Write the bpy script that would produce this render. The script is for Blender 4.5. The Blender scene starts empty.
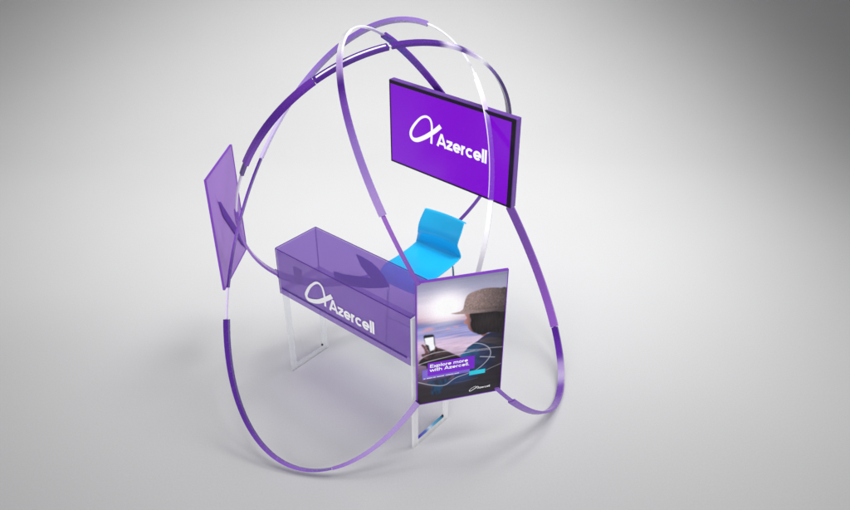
import bpy, bmesh, math, random
from mathutils import Vector, Matrix
random.seed(4)
scn = bpy.context.scene
COL = scn.collection
R = math.radians

# ------------------------------------------------------------------ helpers
def lin(c):
    f = lambda v: v/12.92 if v <= .04045 else ((v+.055)/1.055)**2.4
    return tuple(f(x/255.) for x in c)

def link(name, me, parent=None, mats=()):
    o = bpy.data.objects.new(name, me)
    COL.objects.link(o)
    if parent is not None:
        o.parent = parent
    for m in mats:
        o.data.materials.append(m)
    return o

def thing(name, label, cat, loc=(0, 0, 0), rz=0., group=None):
    o = bpy.data.objects.new(name, None)
    COL.objects.link(o)
    o.empty_display_size = .1
    o.location = loc
    o.rotation_euler = (0, 0, rz)
    o['label'] = label
    o['category'] = cat
    if group:
        o['group'] = group
    return o

def fin(name, bm, mats, parent=None, smooth=False, bevel=0.):
    bmesh.ops.recalc_face_normals(bm, faces=bm.faces)
    me = bpy.data.meshes.new(name)
    bm.to_mesh(me)
    bm.free()
    if smooth:
        for p in me.polygons:
            p.use_smooth = True
    o = link(name, me, parent, mats if isinstance(mats, (list, tuple)) else (mats,))
    if bevel:
        b = o.modifiers.new('bevel', 'BEVEL')
        b.width = bevel
        b.segments = 2
        b.limit_method = 'ANGLE'
    return o

def box(bm, lo, hi, mi=0):
    x0, y0, z0 = lo
    x1, y1, z1 = hi
    v = [bm.verts.new(p) for p in ((x0,y0,z0),(x1,y0,z0),(x1,y1,z0),(x0,y1,z0),(x0,y0,z1),(x1,y0,z1),(x1,y1,z1),(x0,y1,z1))]
    for f in ((0,3,2,1),(4,5,6,7),(0,1,5,4),(1,2,6,5),(2,3,7,6),(3,0,4,7)):
        bm.faces.new([v[i] for i in f]).material_index = mi

def catmull(pts, closed=False, n=8):
    out = []
    N = len(pts)
    rng = range(N) if closed else range(N-1)
    for i in rng:
        p = [pts[(i+k-1) % N] if closed else pts[min(max(i+k-1, 0), N-1)] for k in range(4)]
        for s in range(n):
            t = s/n
            out.append(tuple(.5*((2*p[1][d]) + (-p[0][d]+p[2][d])*t + (2*p[0][d]-5*p[1][d]+4*p[2][d]-p[3][d])*t*t
                                 + (-p[0][d]+3*p[1][d]-3*p[2][d]+p[3][d])*t**3) for d in range(len(p[0]))))
    if not closed:
        out.append(tuple(pts[-1]))
    return out

def ribbon2d(bm, pts, wid, y, mi=0, clip=None):
    """flat stroke in the local xz plane at depth y; wid: number or list"""
    n = len(pts)
    rows = []
    for i in range(n):
        a = pts[max(i-1, 0)]
        b = pts[min(i+1, n-1)]
        dx, dz = b[0]-a[0], b[1]-a[1]
        L = math.hypot(dx, dz) or 1
        w = (wid if not callable(wid) else wid(i/(n-1)))/2
        q = [(pts[i][0]-dz/L*w, pts[i][1]+dx/L*w), (pts[i][0]+dz/L*w, pts[i][1]-dx/L*w)]
        if clip:
            q = [(min(max(x, 0.003), clip[0]), min(max(z, 0.003), clip[1])) for x, z in q]
        rows.append([bm.verts.new((x, y, z)) for x, z in q])
    for a, b in zip(rows, rows[1:]):
        f = bm.faces.new((a[0], a[1], b[1], b[0]))
        f.material_index = mi

def poly2d(bm, pts, y, mi=0, clip=None, smooth=0):
    if smooth:
        pts = catmull(pts, True, smooth)
    if clip:
        pts = [(min(max(x, .003), clip[0]), min(max(z, .003), clip[1])) for x, z in pts]
    q = []
    for p in pts:
        if not q or math.hypot(p[0]-q[-1][0], p[1]-q[-1][1]) > 1e-5:
            q.append(p)
    from mathutils.geometry import tessellate_polygon
    vs = [bm.verts.new((x, y, z)) for x, z in q]
    for t in tessellate_polygon([[Vector((x, z, 0)) for x, z in q]]):
        try:
            f = bm.faces.new([vs[i] for i in t])
            f.material_index = mi
        except ValueError:
            pass

def disc(bm, cx, cz, rx, rz, y, mi=0, n=20):
    poly2d(bm, [(cx+rx*math.cos(2*math.pi*i/n), cz+rz*math.sin(2*math.pi*i/n)) for i in range(n)], y, mi)

def tube(bm, pts, r, n=10, mi=0):
    rings = []
    N = len(pts)
    for i in range(N):
        a = Vector(pts[max(i-1, 0)])
        b = Vector(pts[min(i+1, N-1)])
        d = (b-a).normalized()
        u = d.cross(Vector((0, 0, 1)))
        if u.length < .05:
            u = d.cross(Vector((0, 1, 0)))
        u.normalize()
        v = d.cross(u)
        rings.append([bm.verts.new(Vector(pts[i])+u*r*math.cos(2*math.pi*k/n)+v*r*math.sin(2*math.pi*k/n)) for k in range(n)])
    for a, b in zip(rings, rings[1:]):
        for k in range(n):
            bm.faces.new((a[k], a[(k+1) % n], b[(k+1) % n], b[k])).material_index = mi
    bm.faces.new(rings[0])
    bm.faces.new(rings[-1])

# ------------------------------------------------------------------ lettering (bold geometric strokes)
def glyph(ch):
    """strokes in a unit where x-height = 1, cap height = 1.42; returns (strokes, advance)"""
    arc = lambda cx, cz, r, a0, a1, n=22, k=1.: [(cx+r*k*math.cos(R(a0+(a1-a0)*i/n)), cz+r*math.sin(R(a0+(a1-a0)*i/n))) for i in range(n+1)]
    H = 1.42
    w = .27
    r = .5-w/2
    g = {
     'A': ([[(.09, 0), (.62, H)], [(1.15, 0), (.62, H)], [(.27, .40), (.97, .40)]], 1.22),
     'z': ([[(.05, 1-w/2), (.80, 1-w/2)], [(.74, 1-w*.7), (.14, w*.7)], [(.05, w/2), (.82, w/2)]], .86),
     'e': ([arc(.5, .5, r, 0, 318), [(.16, .49), (.97, .49)]], 1.02),
     'r': ([[(.16, 0), (.16, 1)], arc(.50, .58, .30, 178, 88, 12)], .60),
     'c': ([arc(.5, .5, r, 45, 315)], .93),
     'l': ([[(.16, 0), (.16, H)]], .33),
     'o': ([arc(.5, .5, r, 0, 360, 28)], 1.02),
     'p': ([arc(.5, .5, r, 0, 360, 28), [(.14, -.38), (.14, 1)]], 1.04),
     'x': ([[(.05, 0), (.85, 1)], [(.85, 0), (.05, 1)]], .9),
     'E': ([[(.16, 0), (.16, H)], [(.2, w/2), (.95, w/2)], [(.2, H/2), (.88, H/2)], [(.2, H-w/2), (.95, H-w/2)]], 1.02),
     'm': ([[(.16, 0), (.16, 1)], arc(.44, .59, .28, 180, 0, 14)+[(.72, 0)], arc(1.00, .59, .28, 180, 0, 14)+[(1.28, 0)]], 1.45),
     'w': ([[(.06, 1), (.36, 0)], [(.36, 0), (.68, 1)], [(.68, 1), (1.0, 0)], [(1.0, 0), (1.30, 1)]], 1.36),
     'i': ([[(.16, 0), (.16, 1)], [(.16, 1.16), (.16, H)]], .33),
     't': ([[(.28, .05), (.28, 1.3)], [(.03, 1-w/2), (.60, 1-w/2)], [(.2, w/2), (.58, w/2)]], .62),
     'h': ([[(.16, 0), (.16, H)], arc(.48, .55, .32, 180, 0, 14)+[(.80, 0)]], .98),
     '.': ([[(.16, 0), (.16, w)]], .33),
     ' ': ([], .5),
    }[ch]
    return g[0], g[1], w

def lettering(bm, text, x0, z0, width, cap, y, mi=0, weight=1.):
    tot = sum(glyph(c)[1] for c in text)
    sx = width/tot
    sz = cap/1.42
    x = 0.
    lay = 0
    for c in text:
        st, adv, w = glyph(c)
        for s in st:
            lay = (lay+1) % 6
            P = [(x0+(x+a)*sx, z0+b*sz) for a, b in s]
            ribbon2d(bm, P, w*weight*(sx+sz)/2, y-lay*.00012, mi)
        x += adv

def logo_mark(bm, pts, wmax, y, mi=0):
    """the looped mark: thick at the tail and along the bottom, thinner over the top"""
    P = catmull(pts, False, 7)
    n = len(P)
    cut = int(n*.60)
    f1 = lambda t: wmax*(1.05-.50*max(0, (t-.45))/.55)
    ribbon2d(bm, P[:cut+1], f1, y, mi)
    ribbon2d(bm, P[cut:], lambda t: wmax*(.57+.05*t), y-.0006, mi)

# ------------------------------------------------------------------ materials
def nt(name):
    m = bpy.data.materials.new(name)
    m.use_nodes = True
    n = m.node_tree.nodes
    return m, n, m.node_tree.links, n['Principled BSDF']

def setp(b, **k):
    for a, v in k.items():
        a = a.replace('_', ' ')
        if a in b.inputs:
            b.inputs[a].default_value = v

def mottled(n, l, bsdf, col, amt=.06, scale=18., rough=None, bump=0.):
    tc = n.new('ShaderNodeTexCoord')
    no = n.new('ShaderNodeTexNoise')
    no.inputs['Scale'].default_value = scale
    no.inputs['Detail'].default_value = 5
    l.new(tc.outputs['Object'], no.inputs['Vector'])
    mx = n.new('ShaderNodeMix')
    mx.data_type = 'RGBA'
    mx.inputs[6].default_value = (*[c*(1-amt) for c in col], 1)
    mx.inputs[7].default_value = (*[min(1, c*(1+amt)) for c in col], 1)
    l.new(no.outputs['Fac'], mx.inputs[0])
    l.new(mx.outputs[2], bsdf.inputs['Base Color'])
    if rough:
        mr = n.new('ShaderNodeMapRange')
        mr.inputs['To Min'].default_value = rough[0]
        mr.inputs['To Max'].default_value = rough[1]
        l.new(no.outputs['Fac'], mr.inputs['Value'])
        l.new(mr.outputs['Result'], bsdf.inputs['Roughness'])
    if bump:
        b2 = n.new('ShaderNodeBump')
        b2.inputs['Strength'].default_value = bump
        b2.inputs['Distance'].default_value = .002
        l.new(no.outputs['Fac'], b2.inputs['Height'])
        l.new(b2.outputs['Normal'], bsdf.inputs['Normal'])
    return mx

def solid(name, rgb, rough=.35, metal=0., coat=0., amt=.05, scale=18., spec=.5):
    m, n, l, b = nt(name)
    setp(b, Roughness=rough, Metallic=metal)
    b.inputs['Coat Weight'].default_value = coat
    b.inputs['Specular IOR Level'].default_value = spec
    mottled(n, l, b, lin(rgb), amt, scale, (rough*.85, min(1, rough*1.15)))
    return m

def band_mat():
    """lacquered band whose tint (stored per corner) has reflections and glints painted in along its length"""
    m, n, l, b = nt('lacquered band')
    a = n.new('ShaderNodeAttribute')
    a.attribute_name = 'tint'
    tc = n.new('ShaderNodeTexCoord')
    no = n.new('ShaderNodeTexNoise')
    no.inputs['Scale'].default_value = 30
    l.new(tc.outputs['Object'], no.inputs['Vector'])
    mr = n.new('ShaderNodeMapRange')
    mr.inputs['To Min'].default_value = .2
    mr.inputs['To Max'].default_value = .32
    l.new(no.outputs['Fac'], mr.inputs['Value'])
    l.new(mr.outputs['Result'], b.inputs['Roughness'])
    l.new(a.outputs['Color'], b.inputs['Base Color'])
    b.inputs['Coat Weight'].default_value = .3
    b.inputs['Coat Roughness'].default_value = .12
    return m

def see_through(name, tint, body, alpha, rough=.12, spec=.5, edge=.0):
    """tinted acrylic sheet: part dyed body colour, part clear"""
    m, n, l, b = nt(name)
    setp(b, Roughness=rough)
    b.inputs['Specular IOR Level'].default_value = spec
    mottled(n, l, b, lin(body), .05, 3.)
    tr = n.new('ShaderNodeBsdfTransparent')
    tr.inputs['Color'].default_value = (*tint, 1)
    mix = n.new('ShaderNodeMixShader')
    fr = n.new('ShaderNodeLayerWeight')
    fr.inputs['Blend'].default_value = .25
    mr = n.new('ShaderNodeMapRange')
    mr.inputs['To Min'].default_value = alpha
    mr.inputs['To Max'].default_value = min(1, alpha+edge)
    l.new(fr.outputs['Facing'], mr.inputs['Value'])
    l.new(mr.outputs['Result'], mix.inputs['Fac'])
    l.new(tr.outputs[0], mix.inputs[1])
    l.new(b.outputs[0], mix.inputs[2])
    l.new(mix.outputs[0], n['Material Output'].inputs['Surface'])
    return m

def glow(name, rgb, strength=1., rough=.25, amt=0.):
    m, n, l, b = nt(name)
    setp(b, Roughness=rough)
    b.inputs['Base Color'].default_value = (.01, .005, .02, 1)
    b.inputs['Emission Strength'].default_value = strength
    c = lin(rgb)
    if amt:
        tc = n.new('ShaderNodeTexCoord')
        sx = n.new('ShaderNodeSeparateXYZ')
        l.new(tc.outputs['Object'], sx.inputs[0])
        no = n.new('ShaderNodeTexNoise')
        no.inputs['Scale'].default_value = 1.6
        l.new(tc.outputs['Object'], no.inputs['Vector'])
        mx = n.new('ShaderNodeMix')
        mx.data_type = 'RGBA'
        mx.inputs[6].default_value = (*[v*(1-amt) for v in c], 1)
        mx.inputs[7].default_value = (*[v*(1+amt) for v in c], 1)
        l.new(no.outputs['Fac'], mx.inputs[0])
        l.new(mx.outputs[2], b.inputs['Emission Color'])
    else:
        b.inputs['Emission Color'].default_value = (*c, 1)
    return m

M_BAND = band_mat()
M_PURPLE = solid('purple lacquer', (98, 46, 158), .3, coat=.3)
M_PURPLE_EDGE = solid('purple edge trim', (128, 62, 190), .35, coat=.2)
M_CASE = solid('dark purple casing', (108, 64, 160), .35, coat=.2)
M_BLACK = solid('black bezel', (26, 20, 32), .3)
M_WHITE = solid('white vinyl', (250, 250, 252), .5, amt=.01)
M_CYAN = None
M_CHROME = solid('brushed chrome', (190, 195, 200), .22, metal=1.)

# desk acrylic
M_ACR_TOP = see_through('violet acrylic top', (.80, .72, .93), (150, 122, 196), .22, .10, edge=.10)
M_ACR_FRONT = see_through('violet acrylic front', (.76, .68, .90), (154, 122, 200), .40, .14, edge=.15)
M_ACR_IN = see_through('violet acrylic inner', (.88, .82, .95), (160, 130, 204), .18, .2, edge=.3)
M_ACR_EDGE = see_through('violet acrylic edge', (.5, .36, .74), (104, 66, 162), .6, .2)
M_CLEAR = see_through('clear acrylic', (.97, .98, .98), (244, 246, 247), .18, .05, .8, edge=.35)
M_FROST = see_through('bright clear acrylic', (.97, .98, .98), (250, 250, 252), .45, .1, .8, edge=.3)
M_CLEAR_EDGE = see_through('frosted acrylic edge', (.9, .93, .93), (236, 240, 240), .75, .2)
M_PANEL = see_through('violet translucent sheet', (.60, .40, .84), (168, 112, 214), .97, .35, edge=.2)
M_SCR = glow('violet screen', (124, 4, 204), 1., .2, .05)
M_SCRW = glow('white screen lettering', (250, 250, 252), 1., .3)

# ------------------------------------------------------------------ studio sweep (floor + backdrop in one sheet)
def studio():
    bm = bmesh.new()
    prof = [(-9, 0.), (0., 0.), (8.4, 0.)]
    r = 7.5
    for i in range(1, 25):
        a = R(90*i/24)
        prof.append((8.4+r*math.sin(a), r*(1-math.cos(a))))
    prof.append((8.4+r, 12.))
    xs = [-18, -9, 0, 9, 18]
    rows = [[bm.verts.new((x, y, z)) for x in xs] for y, z in prof]
    for a, b in zip(rows, rows[1:]):
        for i in range(len(xs)-1):
            bm.faces.new((a[i], a[i+1], b[i+1], b[i]))
    m, n, l, b = nt('studio paper')
    setp(b, Roughness=.6)
    b.inputs['Specular IOR Level'].default_value = .25
    tc = n.new('ShaderNodeTexCoord')
    no = n.new('ShaderNodeTexNoise')
    no.inputs['Scale'].default_value = 75
    no.inputs['Detail'].default_value = 3
    no2 = n.new('ShaderNodeTexNoise')
    no2.inputs['Scale'].default_value = .7
    l.new(tc.outputs['Object'], no.inputs['Vector'])
    l.new(tc.outputs['Object'], no2.inputs['Vector'])
    mx = n.new('ShaderNodeMix')
    mx.data_type = 'RGBA'
    mx.inputs[6].default_value = (.555, .555, .56, 1)
    mx.inputs[7].default_value = (.625, .625, .625, 1)
    l.new(no.outputs['Fac'], mx.inputs[0])
    mx2 = n.new('ShaderNodeMix')
    mx2.data_type = 'RGBA'
    mx2.blend_type = 'MULTIPLY'
    mx2.inputs[0].default_value = 1.
    mr = n.new('ShaderNodeMapRange')
    mr.inputs['To Min'].default_value = .97
    mr.inputs['To Max'].default_value = 1.03
    l.new(no2.outputs['Fac'], mr.inputs['Value'])
    l.new(mx.outputs[2], mx2.inputs[6])
    l.new(mr.outputs['Result'], mx2.inputs[7])
    l.new(mx2.outputs[2], b.inputs['Base Color'])
    o = fin('ground', bm, m, None, smooth=True)
    o['kind'] = 'structure'
    o['label'] = 'seamless light grey studio floor curving up into the backdrop'
studio()

# ------------------------------------------------------------------ hoops
WHT = (246, 244, 250)
LIL = (206, 190, 232)
ORC = (158, 104, 200)
MID = (122, 76, 178)
PUR = (100, 46, 160)
DEEP = (78, 30, 138)
DRK = (62, 28, 112)

def sweep(name, ring, a0, a1, w, t, tints, parent, off=0.):
    """rectangular band from angle a0 to a1 (degrees) of the ellipse; tints = [(angle, rgb)...]"""
    c, A, B = Vector(ring['c']), Vector(ring['a']), Vector(ring['b'])
    nn = Vector(ring['n']).normalized()
    steps = max(4, int(abs(a1-a0)/1.5))
    bm = bmesh.new()
    lay = bm.loops.layers.float_color.new('tint')
    rows, angs = [], []
    for i in range(steps+1):
        a = a0+(a1-a0)*i/steps
        ca, sa = math.cos(R(a)), math.sin(R(a))
        p = c+A*ca+B*sa
        tg = (-A*sa+B*ca).normalized()
        rr = tg.cross(nn).normalized()
        if rr.dot(p-c) < 0:
            rr = -rr
        p = p+rr*off
        k_ = i/steps
        wi = w if not isinstance(w, tuple) else w[0]+(w[1]-w[0])*k_
        ti = t if not isinstance(t, tuple) else t[0]+(t[1]-t[0])*k_
        rows.append([bm.verts.new(p+nn*x*wi/2+rr*y*ti/2) for x, y in ((-1,-1),(1,-1),(1,1),(-1,1))])
        angs.append(a)
    def col(a):
        if len(tints) == 1:
            return lin(tints[0][1])
        for (b0, c0), (b1, c1) in zip(tints, tints[1:]):
            if min(b0, b1) <= a <= max(b0, b1):
                k = (a-b0)/(b1-b0) if b1 != b0 else 0
                k = k*k*(3-2*k)
                x, y = lin(c0), lin(c1)
                return tuple(x[j]+(y[j]-x[j])*k for j in range(3))
        return lin(tints[0][1] if abs(a-tints[0][0]) < abs(a-tints[-1][0]) else tints[-1][1])
    for i in range(steps):
        for k in range(4):
            f = bm.faces.new((rows[i][k], rows[i][(k+1) % 4], rows[i+1][(k+1) % 4], rows[i+1][k]))
            vi = set(rows[i])
            for lp in f.loops:
                lp[lay] = (*col(angs[i] if lp.vert in vi else angs[i+1]), 1)
    for r_, a in ((rows[0], angs[0]), (rows[-1], angs[-1])):
        f = bm.faces.new(r_)
        for lp in f.loops:
            lp[lay] = (*col(a), 1)
    # keep geometry relative to the thing's origin
    for v in bm.verts:
        v.co -= parent.location
    return fin(name, bm, M_BAND, parent)

R1 = dict(c=(-0.4607, 4.3538, 1.2856), a=(0.4117, 0.8355, 1.2426), b=(-0.8017, 0.2452, 0.1008), n=(0.1682, 0.7913, -0.5878))
R2 = dict(c=(-.3089, 4.868, 1.5208), a=(.2974, -.1703, 1.01), b=(.8884, .5532, -.1684), n=(.4689, -.8379, -.2793))
R3 = dict(c=(0.2758, 4.4276, 1.3309), a=(-0.7319, 0.1773, 1.3005), b=(-0.2431, -0.8002, -0.0278), n=(-0.8236, 0.2676, -0.5))
GRP = 'tilted hoops of the booth frame'
W0, T0, WC, TC = .044, .017, .020, .010

h1 = thing('hoop', 'hoop touching the floor at left, its white part crossing before the screen', 'hoop',
           (-.75, 3.55, 0), 0, GRP)
sweep('band', R1, -117, 233, WC, TC, [(-117, LIL), (-90, LIL), (-60, WHT), (0, WHT), (40, LIL), (116, (220, 205, 240)), (233, LIL)], h1)
sweep('sleeve', R1, -162.4, -125.5, (W0*.5, W0*.8), (.020, .040), [(-162, (118, 68, 170)), (-126, (112, 64, 160))], h1)
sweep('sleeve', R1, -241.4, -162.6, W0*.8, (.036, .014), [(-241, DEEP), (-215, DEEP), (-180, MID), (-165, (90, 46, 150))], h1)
sweep('sleeve', R1, 75.6, 110.0, .026, .013, [(76, DEEP), (95, MID), (110, DEEP)], h1)
sweep('sleeve', R1, 58.2, 75.4, .030, .020, [(58, LIL), (75, LIL)], h1)
sweep('sleeve', R1, -4.9, 58.0, W0*1.05, T0*1.5, [(-5, (146, 116, 192)), (30, (120, 88, 172)), (58, (150, 120, 200))], h1)
sweep('sleeve', R1, -71.3, -34.1, W0*.7, (.034, .022), [(-71, (118, 50, 190)), (-58, (122, 58, 190)), (-51, (132, 80, 200)), (-46, LIL), (-41, WHT), (-34, WHT)], h1)  # white fading to violet paints the gloss into the tint
sweep('edge_strip', R1, -70.8, -36.0, W0*.74, .006, [(-70, LIL), (-36, WHT)], h1, -.016)
sweep('sleeve', R1, -95, -71.5, W0*.6, .030, [(-95, WHT), (-71, WHT)], h1)

h2 = thing('hoop', 'rear hoop entering the left end of the desk and arching up behind the screen', 'hoop',
           (-.5, 4.95, 0), 0, GRP)
sweep('band', R2, -180, 180, WC, TC, [(-180, MID), (-120, LIL), (-90, (222, 214, 234)), (-70, LIL), (0, WHT), (70, MID), (180, MID)], h2)
sweep('sleeve', R2, -141.3, -98.9, W0, T0, [(-141, (140, 92, 190)), (-115, (160, 120, 205)), (-99, MID)], h2)
sweep('sleeve', R2, -179, -141.5, .075, T0, [(-179, DEEP), (-141, MID)], h2)
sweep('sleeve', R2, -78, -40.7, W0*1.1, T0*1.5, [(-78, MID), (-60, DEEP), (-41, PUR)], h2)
sweep('sleeve', R2, -82.5, -78.2, W0*.7, T0*1.1, [(-80, (100, 80, 140))], h2)
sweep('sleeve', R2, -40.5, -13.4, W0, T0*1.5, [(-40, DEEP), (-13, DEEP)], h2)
sweep('painted_highlight', R2, -39.5, -14.2, .013, T0*1.5+.004, [(-40, WHT), (-13, WHT)], h2)  # long highlight on the sleeve, modelled as a white strip
sweep('sleeve', R2, -12.3, 70.0, W0, T0*1.3, [(-12, DEEP), (6, DEEP), (11, (225, 215, 240)), (14, (200, 190, 225)), (17, DEEP), (22, LIL), (28, WHT), (34, (120, 95, 170)), (44, DRK), (70, (92, 70, 130))], h2)  # pale stops are glints painted into the tint
sweep('sleeve', R2, 100, 128, .026, .012, [(100, MID)], h2)

h3 = thing('hoop', 'hoop from the upper poster corner past the seat, curling to the floor at the right', 'hoop',
           (.55, 4.45, 0), 0, GRP)
sweep('band', R3, -237.5, 84.5, WC, TC, [(-237.5, MID), (-110, DEEP), (-30, (120, 100, 160)), (-22, (210, 205, 225)), (-10, WHT), (5, WHT), (60, MID), (84, MID)], h3)
sweep('sleeve', R3, 66.7, 84.5, .024, .012, [(67, ORC), (84, MID)], h3)
sweep('sleeve', R3, 0, 66.5, (W0*.72, W0*1.0), T0, [(0, WHT), (14, WHT), (22, (190, 160, 225)), (30, DEEP), (38, MID), (50, (150, 118, 200)), (66, (176, 146, 214))], h3)  # white end is a glossy reflection painted into the tint
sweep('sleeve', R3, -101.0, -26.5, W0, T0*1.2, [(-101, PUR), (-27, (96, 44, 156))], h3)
sweep('sleeve', R3, -145.4, -101.2, W0*1.4, T0*1.2, [(-145, (146, 92, 190)), (-101, (130, 80, 178))], h3)
sweep('sleeve', R3, -229.4, -145.6, W0*1.15, T0, [(-229, MID), (-200, (134, 86, 186)), (-177, MID), (-169, (196, 176, 220)), (-164, (176, 150, 206)), (-158, PUR), (-145, DEEP)], h3)  # pale stops paint a glint near the floor
sweep('sleeve', R3, 122.0, 130.4, .026, .012, [(122, MID)], h3)

# ------------------------------------------------------------------ desk
ang_d = math.atan2(3.7343-4.5396, -.0912+1.0517)
DL, DD, ZT, ZB = 1.2535, .3825, 1.125, .7358
desk = thing('desk', 'translucent violet acrylic desk with white lettering on clear acrylic legs', 'desk', (-1.0517, 4.5396, 0), ang_d)
t = .010
bm = bmesh.new(); box(bm, (0, 0, ZT-t), (DL, DD, ZT)); fin('desktop', bm, M_ACR_TOP, desk, bevel=.002)
bm = bmesh.new(); box(bm, (0, 0, ZB+.0), (DL, t, ZT-t-.0005)); fin('front_panel', bm, M_ACR_FRONT, desk)
bm = bmesh.new(); box(bm, (0, DD-t, ZB), (DL, DD, ZT-t-.0005)); fin('back_panel', bm, M_ACR_IN, desk)
for x in (0, DL-t):
    bm = bmesh.new(); box(bm, (x, t+.0005, ZB), (x+t, DD-t-.0005, ZT-t-.0005)); fin('end_panel', bm, M_ACR_IN, desk)
bm = bmesh.new(); box(bm, (t+.0005, t+.0005, ZB+.05), (DL-t-.0005, DD-t-.0005, ZB+.058)); fin('shelf', bm, M_ACR_IN, desk)
# thin dark polished edges
bm = bmesh.new()
e = .004
for (a, b) in (((0,-e,ZT-.004),(DL,-.0005,ZT+.001)), ((0,DD+.0005,ZT-.004),(DL,DD+e,ZT+.001)), ((-e,0,ZT-.004),(-.0005,DD,ZT+.001)),
               ((-e,-e,ZB),(-.0005,-.0005,ZT-.005)), ((-e,DD,ZB),(-.0005,DD+e,ZT-.005))):
    box(bm, a, b)
fin('edge_trim', bm, M_ACR_EDGE, desk)
bm = bmesh.new(); box(bm, (.02, -.006, ZB+.052), (DL-.03, -.001, ZB+.062)); fin('shelf_lip', bm, M_ACR_EDGE, desk)
# curved violet shape seen through the acrylic
V1 = [(.4321,1.0739),(.4908,1.0728),(.5773,1.0626),(.6427,1.036),(.6977,.9926),(.7426,.9323),(.6943,.9022),(.5358,.827),(.329,.7568),(.1895,.7221),(.185,.82),(.2833,.8366),(.5705,.9288),(.5329,.9553),(.4764,.9951)]
bm = bmesh.new()
V2 = []
n = len(V1)
for i, p in enumerate(V1):
    V2.append(p)
poly2d(bm, [(x, z) for x, z in V2], 0)
r_ = bmesh.ops.extrude_face_region(bm, geom=list(bm.faces))
bmesh.ops.translate(bm, verts=[v for v in r_['geom'] if isinstance(v, bmesh.types.BMVert)], vec=(0, .008, 0))
br = fin('curved_shape', bm, solid('violet shape', (66, 0, 168), .6, spec=.2), desk)
br.location = (0, DD-.022, 0)
# small bracket where the hoop enters
bm = bmesh.new(); box(bm, (.045, .10, ZB+.075), (.12, .115, ZB+.20)); fin('hoop_bracket', bm, M_PURPLE, desk)
# logo + lettering
bm = bmesh.new()
logo_mark(bm, [(.5565,.2309),(.5080,.1905),(.461,.1533),(.41,.120),(.3546,.0981),(.3070,.0921),(.2905,.1200),(.3121,.1699),(.3400,.2130),(.3717,.2471),(.4056,.2750),(.4380,.2830),(.4665,.2644),(.4800,.22),(.4842,.17),(.4832,.1127)], .032, 0)
ob = fin('logo_mark', bm, M_WHITE, desk); ob.location = (0, -.0055, ZB)
bm = bmesh.new()
lettering(bm, 'Azercell', .523, .1030, .425, .100, 0, weight=.98)
ob = fin('lettering', bm, M_WHITE, desk); ob.location = (0, -.0055, ZB)
# end frames used as legs
def leg_frame(x0, x1):
    g = bmesh.new()
    b_ = .050
    top = ZB-.001
    box(g, (x0, .0, .0), (x1, b_, top))
    box(g, (x0, DD-b_, .0), (x1, DD, top))
    box(g, (x0+.0005, b_+.0005, .0), (x1-.0005, DD-b_-.0005, b_))
    return g
for x0 in (.012, DL+.001):
    f = fin('leg', leg_frame(x0, x0+.016), M_CLEAR if x0 < .5 else M_FROST, desk, bevel=.0015)
    bm = bmesh.new(); box(bm, (x0+.002, DD-.062, .055), (x0+.014, DD-.0505, .067)); fin('screw', bm, M_BLACK, f)
bm = bmesh.new(); box(bm, (DL+.0015, .0, ZB), (DL+.0165, .042, ZT-.012)); fin('post', bm, M_CLEAR_EDGE, desk)
# blue gradient reflection painted as a strip on the right leg's inner edge
m_refl, n_, l_, b_ = nt('painted reflection strip')
tc = n_.new('ShaderNodeTexCoord'); sp = n_.new('ShaderNodeSeparateXYZ'); cr = n_.new('ShaderNodeValToRGB')
l_.new(tc.outputs['Generated'], sp.inputs[0]); l_.new(sp.outputs['Y'], cr.inputs['Fac']); l_.new(cr.outputs['Color'], b_.inputs['Base Color'])
cr.color_ramp.elements[0].color = (*lin((96, 70, 190)), 1)
cr.color_ramp.elements[1].color = (*lin((20, 60, 80)), 1)
for p_, c_ in ((.3, (90, 120, 200)), (.45, (205, 228, 240)), (.6, (90, 170, 205)), (.9, (40, 130, 165))):
    e_ = cr.color_ramp.elements.new(p_); e_.color = (*lin(c_), 1)
bm = bmesh.new(); box(bm, (DL+.0005, .054, .051), (DL+.0175, DD-.054, .060)); fin('edge_strip', bm, m_refl, desk)  # strip is there only to carry the painted reflection

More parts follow.
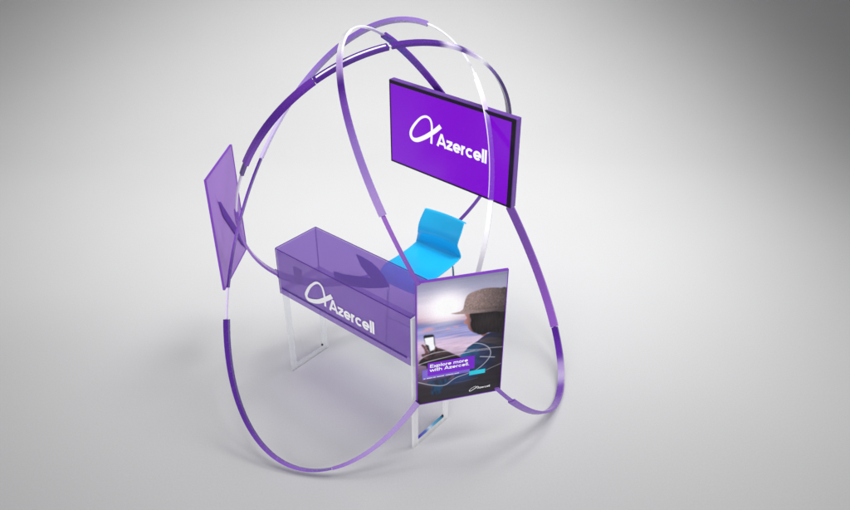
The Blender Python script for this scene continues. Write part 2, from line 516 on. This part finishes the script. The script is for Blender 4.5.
# ------------------------------------------------------------------ chair
def chair():
    rz = -.65
    root = thing('chair', 'bright blue moulded seat with low curved back standing behind the violet desk', 'chair', (-.03, 4.93, 0), rz)
    Wd, Dp, ZS = .43, .44, .75
    # local: x across, y towards the back
    prof = [(-Dp/2-.045, ZS-.085), (-Dp/2-.035, ZS-.045), (-Dp/2-.005, ZS-.012), (-Dp/2+.05, ZS+.000), (-.05, ZS-.010), (.10, ZS-.008), (Dp/2-.05, ZS-.002), (Dp/2-.012, ZS+.004),
            (Dp/2+.004, ZS+.022), (Dp/2+.000, ZS+.07), (Dp/2-.010, ZS+.12), (Dp/2+.004, ZS+.17), (Dp/2+.040, ZS+.225), (Dp/2+.066, ZS+.262), (Dp/2+.078, ZS+.275), (Dp/2+.094, ZS+.274), (Dp/2+.104, ZS+.262)]
    P = catmull(prof, False, 6)
    def width(z, y):
        if z > ZS+.01:
            k = (z-ZS)/.27
            return Wd*(1.03-.15*min(1, k)-.07*math.exp(-((k-.42)/.22)**2))
        return Wd*(1-.06*max(0, (-y-.05)/.2)**2)
    bm = bmesh.new()
    rows = []
    nx = 14
    seat_i = None
    for y, z in P:
        w = width(z, y)
        row = []
        for i in range(nx+1):
            s = i/nx*2-1
            dz = -.012*(1-s*s) if z < ZS+.02 else 0
            dy = .016*(1-s*s) if z > ZS+.02 else 0
            row.append(bm.verts.new((s*w/2, y+dy, z+dz)))
        rows.append(row)
    for a, b in zip(rows, rows[1:]):
        for i in range(nx):
            bm.faces.new((a[i], a[i+1], b[i+1], b[i]))
    # split into seat and backrest at the crease
    split = min(range(len(P)), key=lambda i: abs(P[i][1]-(ZS+.016)) + (0 if P[i][0] > .1 else 9))
    me_all = bm
    def strip(name, lo, hi):
        g = bmesh.new()
        rr = []
        for r_i in range(lo, hi+1):
            rr.append([g.verts.new(v.co) for v in rows[r_i]])
        for a, b in zip(rr, rr[1:]):
            for i in range(nx):
                g.faces.new((a[i], a[i+1], b[i+1], b[i]))
        o = fin(name, g, M_CYAN_, root, smooth=True)
        so = o.modifiers.new('solid', 'SOLIDIFY'); so.thickness = .010; so.offset = 0
        bv = o.modifiers.new('bevel', 'BEVEL'); bv.width = .003; bv.segments = 2; bv.limit_method = 'ANGLE'; bv.angle_limit = R(60)
        return o
    strip('seat', 0, split)
    strip('backrest', split, len(P)-1)
    bm.free()
    g = bmesh.new()
    for sx in (-1, 1):
        x = sx*(Wd/2-.035)
        tube(g, [(x, -Dp/2+.05, ZS-.035), (x, 0, ZS-.035), (x, Dp/2-.05, ZS-.035)], .008)
    for y in (-Dp/2+.07, Dp/2-.07):
        tube(g, [(-Wd/2+.035, y, ZS-.040), (Wd/2-.035, y, ZS-.040)], .007)
    fin('seat_frame', g, M_CHROME, root, smooth=True)
    for sx in (-1, 1):
        for y0, y1 in ((-Dp/2+.05, -Dp/2+.01), (Dp/2-.05, Dp/2-.01)):
            g = bmesh.new()
            x = sx*(Wd/2-.035)
            tube(g, [(x, y0, ZS-.035), (x+sx*.012, (y0+y1)/2, ZS/2), (x+sx*.024, y1, .006)], .008)
            fin('leg', g, M_CHROME, root, smooth=True)
    g = bmesh.new()
    z = .26
    for y in (-Dp/2+.02, Dp/2-.02):
        tube(g, [(-Wd/2+.018, y, z), (Wd/2-.018, y, z)], .006)
    fin('footrest', g, M_CHROME, root, smooth=True)
    return root
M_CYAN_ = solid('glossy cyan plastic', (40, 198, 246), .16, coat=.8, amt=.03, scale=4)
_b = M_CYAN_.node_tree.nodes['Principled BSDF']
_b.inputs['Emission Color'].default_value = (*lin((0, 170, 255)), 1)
_b.inputs['Emission Strength'].default_value = .14  # faint glow added to brighten the seat plastic
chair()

# ------------------------------------------------------------------ television
TW, TH = 1.1329, .6454
ang_t = math.atan2(4.5691-5.325, .5873+.2565)
tv = thing('display_screen', 'large flat violet display screen with white logo and lettering hung on the hoops', 'screen', (-.2565, 5.325, 1.4278), ang_t)
bm = bmesh.new()
box(bm, (-.003, .0, -.003), (TW+.003, .050, TH+.003))
fin('casing', bm, M_CASE, tv, bevel=.004)
bm = bmesh.new()
bw = .018
yb = -.006
box(bm, (0, yb, 0), (TW, -.0005, .012)); box(bm, (0, yb, TH-.025), (TW, -.0005, TH))
box(bm, (0, yb, .0125), (.010, -.0005, TH-.0255)); box(bm, (TW-.035, yb, .0125), (TW, -.0005, TH-.0255))
fin('bezel', bm, M_BLACK, tv, bevel=.0015)
bm = bmesh.new(); box(bm, (.0105, -.0035, .013), (TW-.0355, -.0008, TH-.026)); fin('display', bm, M_SCR, tv)
bm = bmesh.new()
logo_mark(bm, [(.4948,.4218),(.4508,.3786),(.4009,.3373),(.3416,.2926),(.2722,.2527),(.2284,.2500),(.2088,.2759),(.2169,.3188),(.2559,.3778),(.3077,.4326),(.3554,.4568),(.3912,.4515),(.4081,.4279),(.4144,.3893),(.4126,.3474),(.4098,.2646)], .031, 0)
ob = fin('logo_mark', bm, M_SCRW, tv); ob.location = (0, -.0045, 0)
bm = bmesh.new(); lettering(bm, 'Azercell', .462, .2650, .452, .100, 0, weight=.98)
ob = fin('lettering', bm, M_SCRW, tv); ob.location = (0, -.0045, 0)
bm = bmesh.new()
box(bm, (.30, .0505, .20), (.80, .080, .44))
fin('wall_bracket', bm, M_BLACK, tv, bevel=.003)
g = bmesh.new()
inv = (Matrix.Translation(tv.location) @ Matrix.Rotation(ang_t, 4, 'Z')).inverted()
def on(ring, a):
    return Vector(ring['c'])+Vector(ring['a'])*math.cos(R(a))+Vector(ring['b'])*math.sin(R(a))
for ring, a in ((R3, -75), (R3, -88), (R2, 78), (R2, 92)):
    q = inv @ on(ring, a)
    tube(g, [(min(max(q.x, .32), .78), .080, min(max(q.z, .23), .41)), tuple(q)], .010)
fin('mounting_arm', g, M_BLACK, tv, smooth=True)

# ------------------------------------------------------------------ poster
PP = dict(
crown=[(0.2965, 0.6974), (0.2996, 0.7419), (0.3085, 0.7971), (0.3274, 0.8347), (0.3749, 0.8516), (0.427, 0.8616), (0.4889, 0.8568), (0.5337, 0.8468), (0.5772, 0.8329), (0.5781, 0.6716), (0.5073, 0.6744), (0.435, 0.6796), (0.3633, 0.6858)],
 brim=[(0.2127, 0.7082), (0.2477, 0.7099), (0.2784, 0.7135), (0.2982, 0.7286), (0.3893, 0.704), (0.577, 0.6899), (0.5783, 0.6684), (0.4352, 0.6763), (0.3634, 0.6826), (0.2967, 0.689), (0.248, 0.6972)],
 hair=[(0.3455, 0.6881), (0.3491, 0.6322), (0.3488, 0.5892), (0.3637, 0.5483), (0.3873, 0.5217), (0.4108, 0.5049), (0.4429, 0.5006), (0.4609, 0.5069), (0.4884, 0.5069), (0.5746, 0.4841), (0.5778, 0.6759), (0.4349, 0.6817)],
 face=[(0.3056, 0.6883), (0.3177, 0.668), (0.3244, 0.6529), (0.3132, 0.6391), (0.3031, 0.6197), (0.306, 0.6106), (0.3286, 0.6018), (0.3331, 0.5761), (0.3408, 0.5583), (0.3642, 0.534), (0.3875, 0.5184), (0.3477, 0.6217), (0.35, 0.6851)],
 neck=[(0.4201, 0.5008), (0.4381, 0.506), (0.4656, 0.5049), (0.4599, 0.4906), (0.439, 0.4859)],
 coat=[(0.5742, 0.4897), (0.4883, 0.5091), (0.4613, 0.4991), (0.4301, 0.48), (0.4035, 0.4576), (0.3676, 0.4371), (0.3363, 0.4156), (0.3189, 0.3855), (0.306, 0.3669), (0.2818, 0.3273), (0.245, 0.1687), (0.1555, 0.1662), (0.0966, 0.0726), (0.2053, -0.0185), (0.5758, -0.0013)],
 collar=[(0.5706, 0.4402), (0.4904, 0.4677), (0.4489, 0.4684), (0.4127, 0.4557), (0.4271, 0.4416), (0.4929, 0.4168), (0.5736, 0.3888)],
 shoulder=[(0.3188, 0.3912), (0.3454, 0.4194), (0.3862, 0.4299), (0.437, 0.4261), (0.4752, 0.3979), (0.4957, 0.3596), (0.496, 0.3445), (0.4945, 0.2997), (0.4307, 0.2405), (0.3875, 0.2132), (0.2959, 0.3422), (0.2818, 0.3273), (0.288, 0.3602)],
 bluefold=[(0.2144, 0.2058), (0.2324, 0.198), (0.1858, 0.1288), (0.1507, 0.0599), (0.0966, 0.0726), (0.1022, 0.1481), (0.0726, 0.1549), (0.0843, 0.1901), (0.2027, 0.1972)],
 blackbase=[(0.0079, 0.1849), (0.0845, 0.1369), (0.1858, 0.1288), (0.3663, 0.1411), (0.4948, 0.2114), (0.6093, 0.3778), (0.5758, -0.0013), (-0.0005, -0.0028)],
 arm=[(0.0122, 0.3566), (0.0353, 0.3901), (0.0659, 0.4171), (0.0965, 0.4345), (0.1231, 0.4574), (0.1655, 0.439), (0.2203, 0.3988), (0.2879, 0.3456), (0.2689, 0.3204), (0.1831, 0.2899), (0.0738, 0.2943), (0.0583, 0.3173), (0.0198, 0.3355)],
 hand=[(0.028, 0.4961), (0.0393, 0.5012), (0.0545, 0.4812), (0.0621, 0.4513), (0.0889, 0.4266), (0.1192, 0.4677), (0.1347, 0.4503), (0.1273, 0.4089), (0.0737, 0.3723), (0.0353, 0.3997), (0.0316, 0.4244), (0.0545, 0.4243), (0.0507, 0.4537)],
 phone=[(0.0417, 0.5659), (0.0507, 0.5733), (0.1034, 0.5691), (0.1125, 0.558), (0.1232, 0.4479), (0.1157, 0.4305), (0.0812, 0.4282), (0.0598, 0.4707)],
 screen=[(0.0507, 0.5474), (0.1073, 0.547), (0.1114, 0.4929), (0.1177, 0.4633), (0.1156, 0.4448), (0.0873, 0.4364), (0.0772, 0.4859), (0.0567, 0.4995)],
 purplebox=[(0.0722, 0.3374), (0.3862, 0.3429), (0.3873, 0.2313), (0.0724, 0.2318)],
 lilacbar=[(0.0363, 0.2866), (0.0723, 0.2882), (0.0724, 0.2318), (0.3543, 0.2311), (0.3552, 0.203), (0.0361, 0.2071)],
 cyanbar=[(0.3536, 0.2139), (0.4608, 0.209), (0.4623, 0.1768), (0.3518, 0.1772)],
 bokeh1=[(0.2128, 0.5979), (0.1938, 0.6017), (0.213, 0.5841)],
 bokeh2=[(0.1031, 0.6288), (0.0582, 0.6286), (0.1032, 0.6105)],
 t1=[(0.0868, 0.3108), (0.3369, 0.3071), (0.0838, 0.3422)],
 t2=[(0.0869, 0.2776), (0.3409, 0.2751), (0.0839, 0.3056)],
 sub=[(0.042, 0.2147), (0.3188, 0.2126)],
 plogo=[(0.382, 0.0569), (0.4082, 0.0585), (0.3563, 0.0419), (0.4982, 0.0376), (0.4076, 0.0729)],
 line1=[(0.0087, 0.3367), (0.0664, 0.3532), (0.1824, 0.3646), (0.2994, 0.3723), (0.388, 0.3754), (0.4872, 0.3692)],
 line2=[(0.0089, 0.3766), (0.0778, 0.4086), (0.1527, 0.4179), (0.4018, 0.385), (0.4947, 0.3803), (0.5746, 0.3716)],
 loopA=[(0.3223, 0.4254), (0.372, 0.4414), (0.4303, 0.4249), (0.4755, 0.389), (0.4945, 0.3448), (0.487, 0.3013), (0.4523, 0.2541), (0.4022, 0.2146), (0.3439, 0.1952), (0.2564, 0.1732), (0.1858, 0.1288), (0.0963, 0.1494), (0.008, 0.1924)],
 loopB=[(0.0082, 0.2373), (0.0432, 0.2666), (0.084, 0.2797), (0.0724, 0.2303)],
 line3=[(0.466, 0.1958), (0.5723, 0.2326)],
 glint=[(0.4237, 0.3211), (0.5242, 0.296)],
 loopC=[(0.2573, 0.1311), (0.3311, 0.1329), (0.4124, 0.1426)],
 armline1=[(0.0124, 0.3855), (0.0659, 0.4076), (0.1889, 0.4198), (0.2429, 0.4324)],
 armline2=[(0.0122, 0.3421), (0.1046, 0.3559), (0.2442, 0.3695), (0.3852, 0.3833)],
)
PW, PH = .5749, .9706
CL = (PW-.005, PH-.008)
ang_p = math.atan2(3.828-3.6818, .5033+.0527)
po = thing('poster_panel', 'poster of a person in a cap holding a phone, at the desk end', 'poster', (-.0527, 3.6818, .447), ang_p)
bm = bmesh.new(); box(bm, (-.001, .003, -.001), (PW+.001, .011, PH+.001)); fin('backing_board', bm, M_PURPLE, po, bevel=.002)
bm = bmesh.new()
box(bm, (-.004, -.004, PH-.006), (PW+.002, .0145, PH+.002)); box(bm, (-.004, -.004, -.003), (.0035, .0135, PH-.0065)); box(bm, (PW-.002, -.003, -.003), (PW+.002, .0135, PH-.0065))
box(bm, (.004, -.002, -.003), (PW-.0025, .0135, .001))
fin('frame', bm, M_PURPLE_EDGE, po)

def picture_mat():
    """printed photograph: colours stored per mesh corner plus a fine print grain"""
    m, n, l, b = nt('printed photograph')
    setp(b, Roughness=.42)
    b.inputs['Specular IOR Level'].default_value = .35
    at = n.new('ShaderNodeAttribute'); at.attribute_name = 'ink'
    tc = n.new('ShaderNodeTexCoord')
    no = n.new('ShaderNodeTexNoise'); no.inputs['Scale'].default_value = 240; no.inputs['Detail'].default_value = 3
    l.new(tc.outputs['Object'], no.inputs['Vector'])
    mr = n.new('ShaderNodeMapRange'); mr.inputs['To Min'].default_value = .86; mr.inputs['To Max'].default_value = 1.14
    l.new(no.outputs['Fac'], mr.inputs['Value'])
    mx = n.new('ShaderNodeMix'); mx.data_type = 'RGBA'; mx.blend_type = 'MULTIPLY'; mx.inputs[0].default_value = 1.
    l.new(at.outputs['Color'], mx.inputs[6]); l.new(mr.outputs[0], mx.inputs[7])
    l.new(mx.outputs[2], b.inputs['Base Color'])
    return m

def paint_picture():
    """the evening photograph on the poster, built as a soft-edged colour field; returns (nx, nz, rgb array)"""
    import numpy as np
    rng = np.random.default_rng(3)
    SS, NX, NZ = 2, 190, 320
    gx, gz = NX*SS, NZ*SS
    U, V = np.meshgrid((np.arange(gx)+.5)/gx*PW, (np.arange(gz)+.5)/gz*PH)
    def blur(a, k):
        if k < 1:
            return a
        for _ in range(2):
            for ax in (0, 1):
                c = np.cumsum(np.concatenate([np.repeat(a.take([0], ax), k+1, ax), a, np.repeat(a.take([-1], ax), k, ax)], ax), ax)
                n_ = a.shape[ax]
                hi = c.take(range(2*k+1, 2*k+1+n_), ax)
                lo = c.take(range(0, n_), ax)
                a = (hi-lo)/(2*k+1)
        return a
    def noise(kx, kz, amp=1.):
        g = rng.normal(size=(gz, gx))
        for ax, k in ((1, kx), (0, kz)):
            if k > 0:
                for _ in range(2):
                    c = np.cumsum(np.concatenate([g.take(range(k+1), ax)*0, g, g.take(range(k), ax)*0], ax), ax)
                    n_ = g.shape[ax]
                    g = (c.take(range(2*k+1, 2*k+1+n_), ax)-c.take(range(0, n_), ax))/(2*k+1)
        return g/(g.std()+1e-9)*amp
    def inside(poly):
        m = np.zeros(U.shape, bool)
        n_ = len(poly)
        for i in range(n_):
            x0, z0 = poly[i]
            x1, z1 = poly[(i+1) % n_]
            if z0 == z1:
                continue
            c = ((z0 > V) != (z1 > V)) & (U < (x1-x0)*(V-z0)/(z1-z0)+x0)
            m ^= c
        return m.astype(float)
    def C(r, g, b):
        return np.array(lin((r, g, b)))
    def mix(a, b, k):
        return a+(b-a)*np.clip(k, 0, 1)[..., None]
    def over(img, mask, col):
        return img*(1-mask[..., None])+col*mask[..., None]
    # sky, sea and sand
    vt = V+(U-.28)*.10+noise(40, 3, .006)
    st = [(0, C(58, 46, 66)), (.22, C(96, 78, 104)), (.34, C(150, 122, 156)), (.44, C(222, 196, 220)), (.50, C(214, 192, 222)), (.535, C(150, 152, 210)), (.57, C(170, 166, 214)), (.605, C(120, 130, 190)),
          (.635, C(126, 124, 176)), (.66, C(196, 160, 184)), (.70, C(226, 204, 218)), (.77, C(228, 216, 230)), (.88, C(170, 168, 196)), (1.05, C(126, 128, 158))]
    img = np.zeros(U.shape+(3,))
    xs_ = [t_[0] for t_ in st]
    for c_ in range(3):
        img[..., c_] = np.interp(vt, xs_, [t_[1][c_] for t_ in st])
    sea = np.exp(-((vt-.57)/.06)**2)
    img *= (1+sea*noise(30, 1, .10))[..., None]
    img *= (1+np.exp(-((vt-.44)/.06)**2)*noise(14, 2, .06))[..., None]
    glow_ = np.exp(-(((U-.19)/.13)**2+((V-.765)/.115)**2)**1.3)
    img = mix(img, C(255, 250, 255)*1.06, glow_*1.15)
    for (x, z, r, k) in ((.203, .596, .011, .9), (.078, .612, .034, .55), (.255, .600, .02, .4), (.04, .60, .02, .3)):
        img = mix(img, C(238, 164, 158), k*np.exp(-(((U-x)/r)**2+((V-z)/(r*.45))**2)**2))
    # figure
    soft = lambda k, q=3, sm=0: blur(inside(catmull(PP[k], True, sm) if sm else PP[k]), max(1, q-2))
    lit = lambda x0, x1: (U-x0)/(x1-x0)
    skin = mix(np.broadcast_to(C(196, 142, 134), img.shape), C(92, 58, 62), lit(.30, .37))
    img = over(img, soft('neck', 3, 4), C(132, 94, 92))
    img = over(img, soft('face', 2), skin)
    hr = np.broadcast_to(C(30, 25, 29), img.shape)*(1+noise(1, 9, .28))[..., None]
    hr = mix(hr, C(70, 60, 62), np.exp(-(((U-.45)/.09)**2+((V-.60)/.05)**2))*.35)
    img = over(img, soft('hair', 3, 5), np.clip(hr, 0, 1))
    tw = mix(np.broadcast_to(C(150, 128, 122), img.shape), C(70, 60, 66), lit(.34, .60))
    tw = tw*(1+noise(1, 1, .17)+noise(2, 2, .08))[..., None]
    tw = mix(tw, C(176, 150, 152), np.exp(-(((U-.36)/.06)**2+((V-.81)/.05)**2))*.35)
    tw *= (1-.38*np.exp(-((V-.695)/.02)**2))[..., None]
    img = over(img, soft('crown', 2, 5), np.clip(tw, 0, 1))
    bt = mix(np.broadcast_to(C(172, 148, 144), img.shape), C(78, 66, 72), lit(.27, .55))
    bt = bt*(1+noise(1, 1, .10))[..., None]*(1-.3*np.clip((.692-V)/.02, 0, 1))[..., None]
    img = over(img, soft('brim', 2), np.clip(bt, 0, 1))
    ct = mix(np.broadcast_to(C(38, 58, 100), img.shape), C(36, 32, 42), lit(.36, .56))
    fold = noise(22, 5, 1.)
    ct = ct*(1+.20*fold)[..., None]
    img = over(img, soft('coat', 3), np.clip(ct, 0, 1))
    img = over(img, soft('collar', 4, 4), mix(np.broadcast_to(C(92, 82, 92), img.shape), C(44, 40, 48), lit(.42, .57))*(1+.15*fold)[..., None])
    sh = mix(np.broadcast_to(C(24, 96, 138), img.shape), C(44, 50, 84), lit(.30, .44)+(.36-V)*1.2)
    img = over(img, soft('shoulder', 4)*.9, np.clip(sh*(1+.18*noise(9, 9, 1.))[..., None], 0, 1))
    bb = blur(inside([(-.1, .20), (.03, .175), (.0845, .140), (.1858, .120), (.3663, .14), (.4948, .2114), (.62, .36), (.62, -.1), (-.1, -.1)]), 9)
    img = over(img, bb*.93, C(42, 36, 42)*(1+.08*fold)[..., None])
    bf = mix(np.broadcast_to(C(24, 70, 108), img.shape), C(24, 36, 56), np.clip(noise(3, 8, .5)+.45, 0, 1))
    img = over(img, soft('bluefold', 5, 3)*.85, bf)
    am = mix(np.broadcast_to(C(84, 62, 68), img.shape), C(30, 22, 28), .35+(.42-V)/.09)
    am = am*(1+.20*noise(16, 3, 1.))[..., None]
    img = over(img, soft('arm', 3, 5), np.clip(am, 0, 1))
    hd = mix(np.broadcast_to(C(104, 68, 72), img.shape), C(44, 28, 34), lit(.03, .10))
    img = over(img, soft('hand', 2, 3), np.clip(hd*(1+.12*noise(3, 3, 1.))[..., None], 0, 1))
    img = over(img, soft('phone', 1), C(26, 28, 38))
    sc = mix(np.broadcast_to(C(250, 252, 255), img.shape), C(176, 186, 200), np.exp(-((V-.492)/.006)**2)*.8+(.455-V)/.05)
    img = over(img, soft('screen', 1), sc)
    def line(pts, w, col, al):
        nonlocal img
        pts = catmull(pts, False, 6)
        d = np.full(U.shape, 9.)
        for (x0, z0), (x1, z1) in zip(pts, pts[1:]):
            dx, dz = x1-x0, z1-z0
            L2 = dx*dx+dz*dz+1e-12
            t_ = np.clip(((U-x0)*dx+(V-z0)*dz)/L2, 0, 1)
            d = np.minimum(d, np.hypot(U-x0-t_*dx, V-z0-t_*dz))
        img = over(img, np.clip((w/2-d)/.0012+.5, 0, 1)*al, C(*col))
    for a_, b_ in (((.050, .480), (.068, .470)), ((.049, .463), (.069, .452)), ((.052, .446), (.072, .436)), ((.054, .430), (.074, .424)), ((.128, .458), (.112, .432))):
        line([a_, ((a_[0]+b_[0])/2, (a_[1]+b_[1])/2+.003), b_], .0095, (112, 74, 76), .9)
    for k, w, col, al in (('line1', .0024, (226, 224, 234), .8), ('line2', .0024, (226, 224, 234), .8), ('loopA', .0030, (236, 238, 246), .85), ('loopC', .0022, (120, 122, 140), .6),
                          ('line3', .0024, (200, 200, 214), .7), ('glint', .0038, (226, 230, 240), .8), ('armline1', .0022, (226, 220, 230), .75), ('armline2', .0024, (226, 220, 230), .75), ('loopB', .0018, (170, 166, 186), .5)):
        line(PP[k], w, col, al)
    img = img.reshape(NZ, SS, NX, SS, 3).mean((1, 3))
    return NX, NZ, np.clip(img, 0, 1)

def print_mat(name, c0, c1, scale=20, stretch=(1, 1, 1), rough=.45, hgrad=None):
    m, n, l, b = nt(name)
    setp(b, Roughness=rough)
    b.inputs['Specular IOR Level'].default_value = .3
    tc = n.new('ShaderNodeTexCoord')
    mp = n.new('ShaderNodeMapping'); mp.inputs['Scale'].default_value = stretch
    l.new(tc.outputs['Object'], mp.inputs['Vector'])
    no = n.new('ShaderNodeTexNoise'); no.inputs['Scale'].default_value = scale; no.inputs['Detail'].default_value = 6
    l.new(mp.outputs[0], no.inputs['Vector'])
    cr = n.new('ShaderNodeValToRGB')
    cr.color_ramp.elements[0].position = .35; cr.color_ramp.elements[0].color = (*lin(c0), 1)
    cr.color_ramp.elements[1].position = .65; cr.color_ramp.elements[1].color = (*lin(c1), 1)
    l.new(no.outputs['Fac'], cr.inputs['Fac'])
    out = cr.outputs['Color']
    if hgrad:   # (x0, x1, colour): darker towards the edge of the picture
        sp = n.new('ShaderNodeSeparateXYZ'); l.new(tc.outputs['Object'], sp.inputs[0])
        mr = n.new('ShaderNodeMapRange'); mr.inputs['From Min'].default_value = hgrad[0]; mr.inputs['From Max'].default_value = hgrad[1]
        l.new(sp.outputs[hgrad[3] if len(hgrad) > 3 else 'X'], mr.inputs['Value'])
        mx = n.new('ShaderNodeMix'); mx.data_type = 'RGBA'
        mx.inputs[7].default_value = (*lin(hgrad[2]), 1)
        l.new(mr.outputs[0], mx.inputs[0]); l.new(out, mx.inputs[6])
        out = mx.outputs[2]
    l.new(out, b.inputs['Base Color'])
    return m

def picture_sheet():
    import numpy as np
    NX, NZ, img = paint_picture()
    x0, x1, z0, z1, y = .0025, PW-.0015, .0012, PH-.0065, .0022
    X = np.linspace(x0, x1, NX+1)
    Z = np.linspace(z0, z1, NZ+1)
    vs = [(x, y, z) for z in Z for x in X]
    fs = [(j*(NX+1)+i, j*(NX+1)+i+1, (j+1)*(NX+1)+i+1, (j+1)*(NX+1)+i) for j in range(NZ) for i in range(NX)]
    me = bpy.data.meshes.new('picture')
    me.from_pydata(vs, [], fs)
    pad = np.pad(img, ((0, 1), (0, 1), (0, 0)), mode='edge')
    pad = (pad+np.roll(pad, 1, 0)+np.roll(pad, 1, 1)+np.roll(np.roll(pad, 1, 0), 1, 1))/4
    pad[0, :] = np.pad(img, ((0, 1), (0, 1), (0, 0)), mode='edge')[0, :]
    pad[:, 0] = np.pad(img, ((0, 1), (0, 1), (0, 0)), mode='edge')[:, 0]
    col = me.color_attributes.new('ink', 'FLOAT_COLOR', 'POINT')
    rgba = np.ones(((NX+1)*(NZ+1), 4), dtype=np.float32)
    rgba[:, :3] = pad.reshape(-1, 3)
    col.data.foreach_set('color', rgba.ravel())
    me.update()
    return link('picture', me, po, (picture_mat(),))
picture_sheet()
PM = [print_mat('printed violet box', (118, 34, 200), (124, 40, 208), 4),
      print_mat('printed lilac bar', (116, 96, 200), (134, 112, 212), 8),
      print_mat('printed cyan bar', (30, 196, 222), (48, 210, 232), 4)]
bm = bmesh.new()
poly2d(bm, [(.0362,.2875),(.3548,.2875),(.3548,.2045),(.0362,.2065)], .0010, 1)
poly2d(bm, [(.0723,.3395),(.3868,.3395),(.3868,.2316),(.0723,.2316)], .0004, 0)
poly2d(bm, [(.3530,.2125),(.4615,.2125),(.4615,.1770),(.3530,.1770)], -.0002, 2)
fin('caption_boxes', bm, PM, po)
bm = bmesh.new()
lettering(bm, 'Explore more', .086, .3000, .255, .0270, 0, weight=.92)
lettering(bm, 'with Azercell.', .086, .2665, .264, .0270, 0, weight=.92)
ob = fin('lettering', bm, M_WHITE, po); ob.location = (0, -.0012, 0)
# the small line of print on the lilac bar (unreadable at this size in the photograph)
bm = bmesh.new()
x = .046
for wl in (.010, .032, .016, .048, .050, .026):
    y0 = .2115
    k = 0
    while k < wl:
        ribbon2d(bm, [(x+k, y0), (x+k+.0022, y0+.0085)], .0022, 0)
        ribbon2d(bm, [(x+k+.0028, y0+.0078), (x+k+.0046, y0+.002)], .0018, -.0001)
        k += .0062
    x += wl+.010
ob = fin('small_print', bm, M_WHITE, po); ob.location = (0, -.0012, 0)
bm = bmesh.new()
lettering(bm, 'Azercell', .4130, .0480, .088, .0175, 0, weight=.8)
logo_mark(bm, [(.4170,.0700),(.4080,.0640),(.3980,.0570),(.3850,.0480),(.3680,.0390),(.3580,.0400),(.3590,.0480),(.3700,.0600),(.3860,.0700),(.3990,.0740),(.4050,.0690),(.4060,.0610),(.4060,.0540)], .0042, 0)
ob = fin('logo_mark', bm, M_WHITE, po); ob.location = (0, -.0012, 0)

# ------------------------------------------------------------------ left translucent panel
ang_l = math.atan2(4.9573-4.4077, -1.37+1.4151)
LW, LH = .5515, .854
pn = thing('side_panel', 'plain violet translucent panel seen nearly edge-on at the far left of the hoops', 'panel', (-1.4151, 4.4077, .8652), ang_l)
bm = bmesh.new(); box(bm, (0, 0, 0), (LW, .010, LH)); fin('sheet', bm, M_PANEL, pn, bevel=.0015)
bm = bmesh.new()
box(bm, (-.006, -.003, 0), (-.0005, .013, LH)); box(bm, (LW+.0005, -.003, 0), (LW+.006, .013, LH))
box(bm, (-.006, -.003, LH+.0005), (LW+.006, .013, LH+.006)); box(bm, (-.006, -.003, -.006), (LW+.006, .013, -.0005))
fin('edge_trim', bm, M_PURPLE_EDGE, pn)
bm = bmesh.new()
poly2d(bm, [(.07,.735),(.13,.630),(.175,.605),(.2036,.555),(.5450,.055),(.5450,.0),(.46,.0859),(.18,.49),(.15,.60)], 0)
ob = fin('diagonal_strip', bm, solid('violet strip', (104, 44, 172), .6, spec=.2), pn); ob.location = (0, -.006, 0)  # flat violet strip running diagonally down the sheet

# ------------------------------------------------------------------ camera
cam = bpy.data.cameras.new('camera')
co = bpy.data.objects.new('camera', cam)
COL.objects.link(co)
co.location = (0, 0, 3.9562)
co.rotation_euler = (R(90-32.474), 0, 0)
cam.sensor_width = 36
cam.lens = 760.8/850*36
cam.clip_end = 200
scn.camera = co

# ------------------------------------------------------------------ light
def aim(o, tgt):
    o.rotation_euler = (Vector(tgt)-o.location).to_track_quat('-Z', 'Y').to_euler()
def area(name, loc, tgt, size, power, col=(1, 1, 1)):
    l = bpy.data.lights.new(name, 'AREA')
    l.shape = 'RECTANGLE'; l.size = size[0]; l.size_y = size[1]; l.energy = power; l.color = col
    o = bpy.data.objects.new(name, l); COL.objects.link(o); o.location = loc; aim(o, tgt)
    return o
def spot(name, loc, tgt, ang, blend, power, soft, col=(1, 1, 1)):
    l = bpy.data.lights.new(name, 'SPOT')
    l.spot_size = R(ang); l.spot_blend = blend; l.energy = power; l.shadow_soft_size = soft; l.color = col
    o = bpy.data.objects.new(name, l); COL.objects.link(o); o.location = loc; aim(o, tgt)
    return o
for k in range(5):
    a_ = R(72*k+20)
    spot('key_spot', (1.2+3.2*math.cos(a_), 5.4+3.0*math.sin(a_), 12.), (-.86, 8.75, 0), 60.5, 1.0, 1640, 1.7)
area('soft_box', (3.45, 4.53, 3.94), (0, 5, 0), (2.4, 2.4), 80)
area('front_fill', (-1.0, -2.6, 2.5), (0, 4.5, 1.2), (5., 3.5), 330)
w = bpy.data.worlds.new('World')
scn.world = w
w.use_nodes = True
w.node_tree.nodes['Background'].inputs[0].default_value = (.97, .97, 1, 1)
w.node_tree.nodes['Background'].inputs[1].default_value = .17

scn.view_settings.view_transform = 'Standard'
scn.view_settings.look = 'None'
scn.view_settings.exposure = 0
scn.cycles.transparent_max_bounces = 24
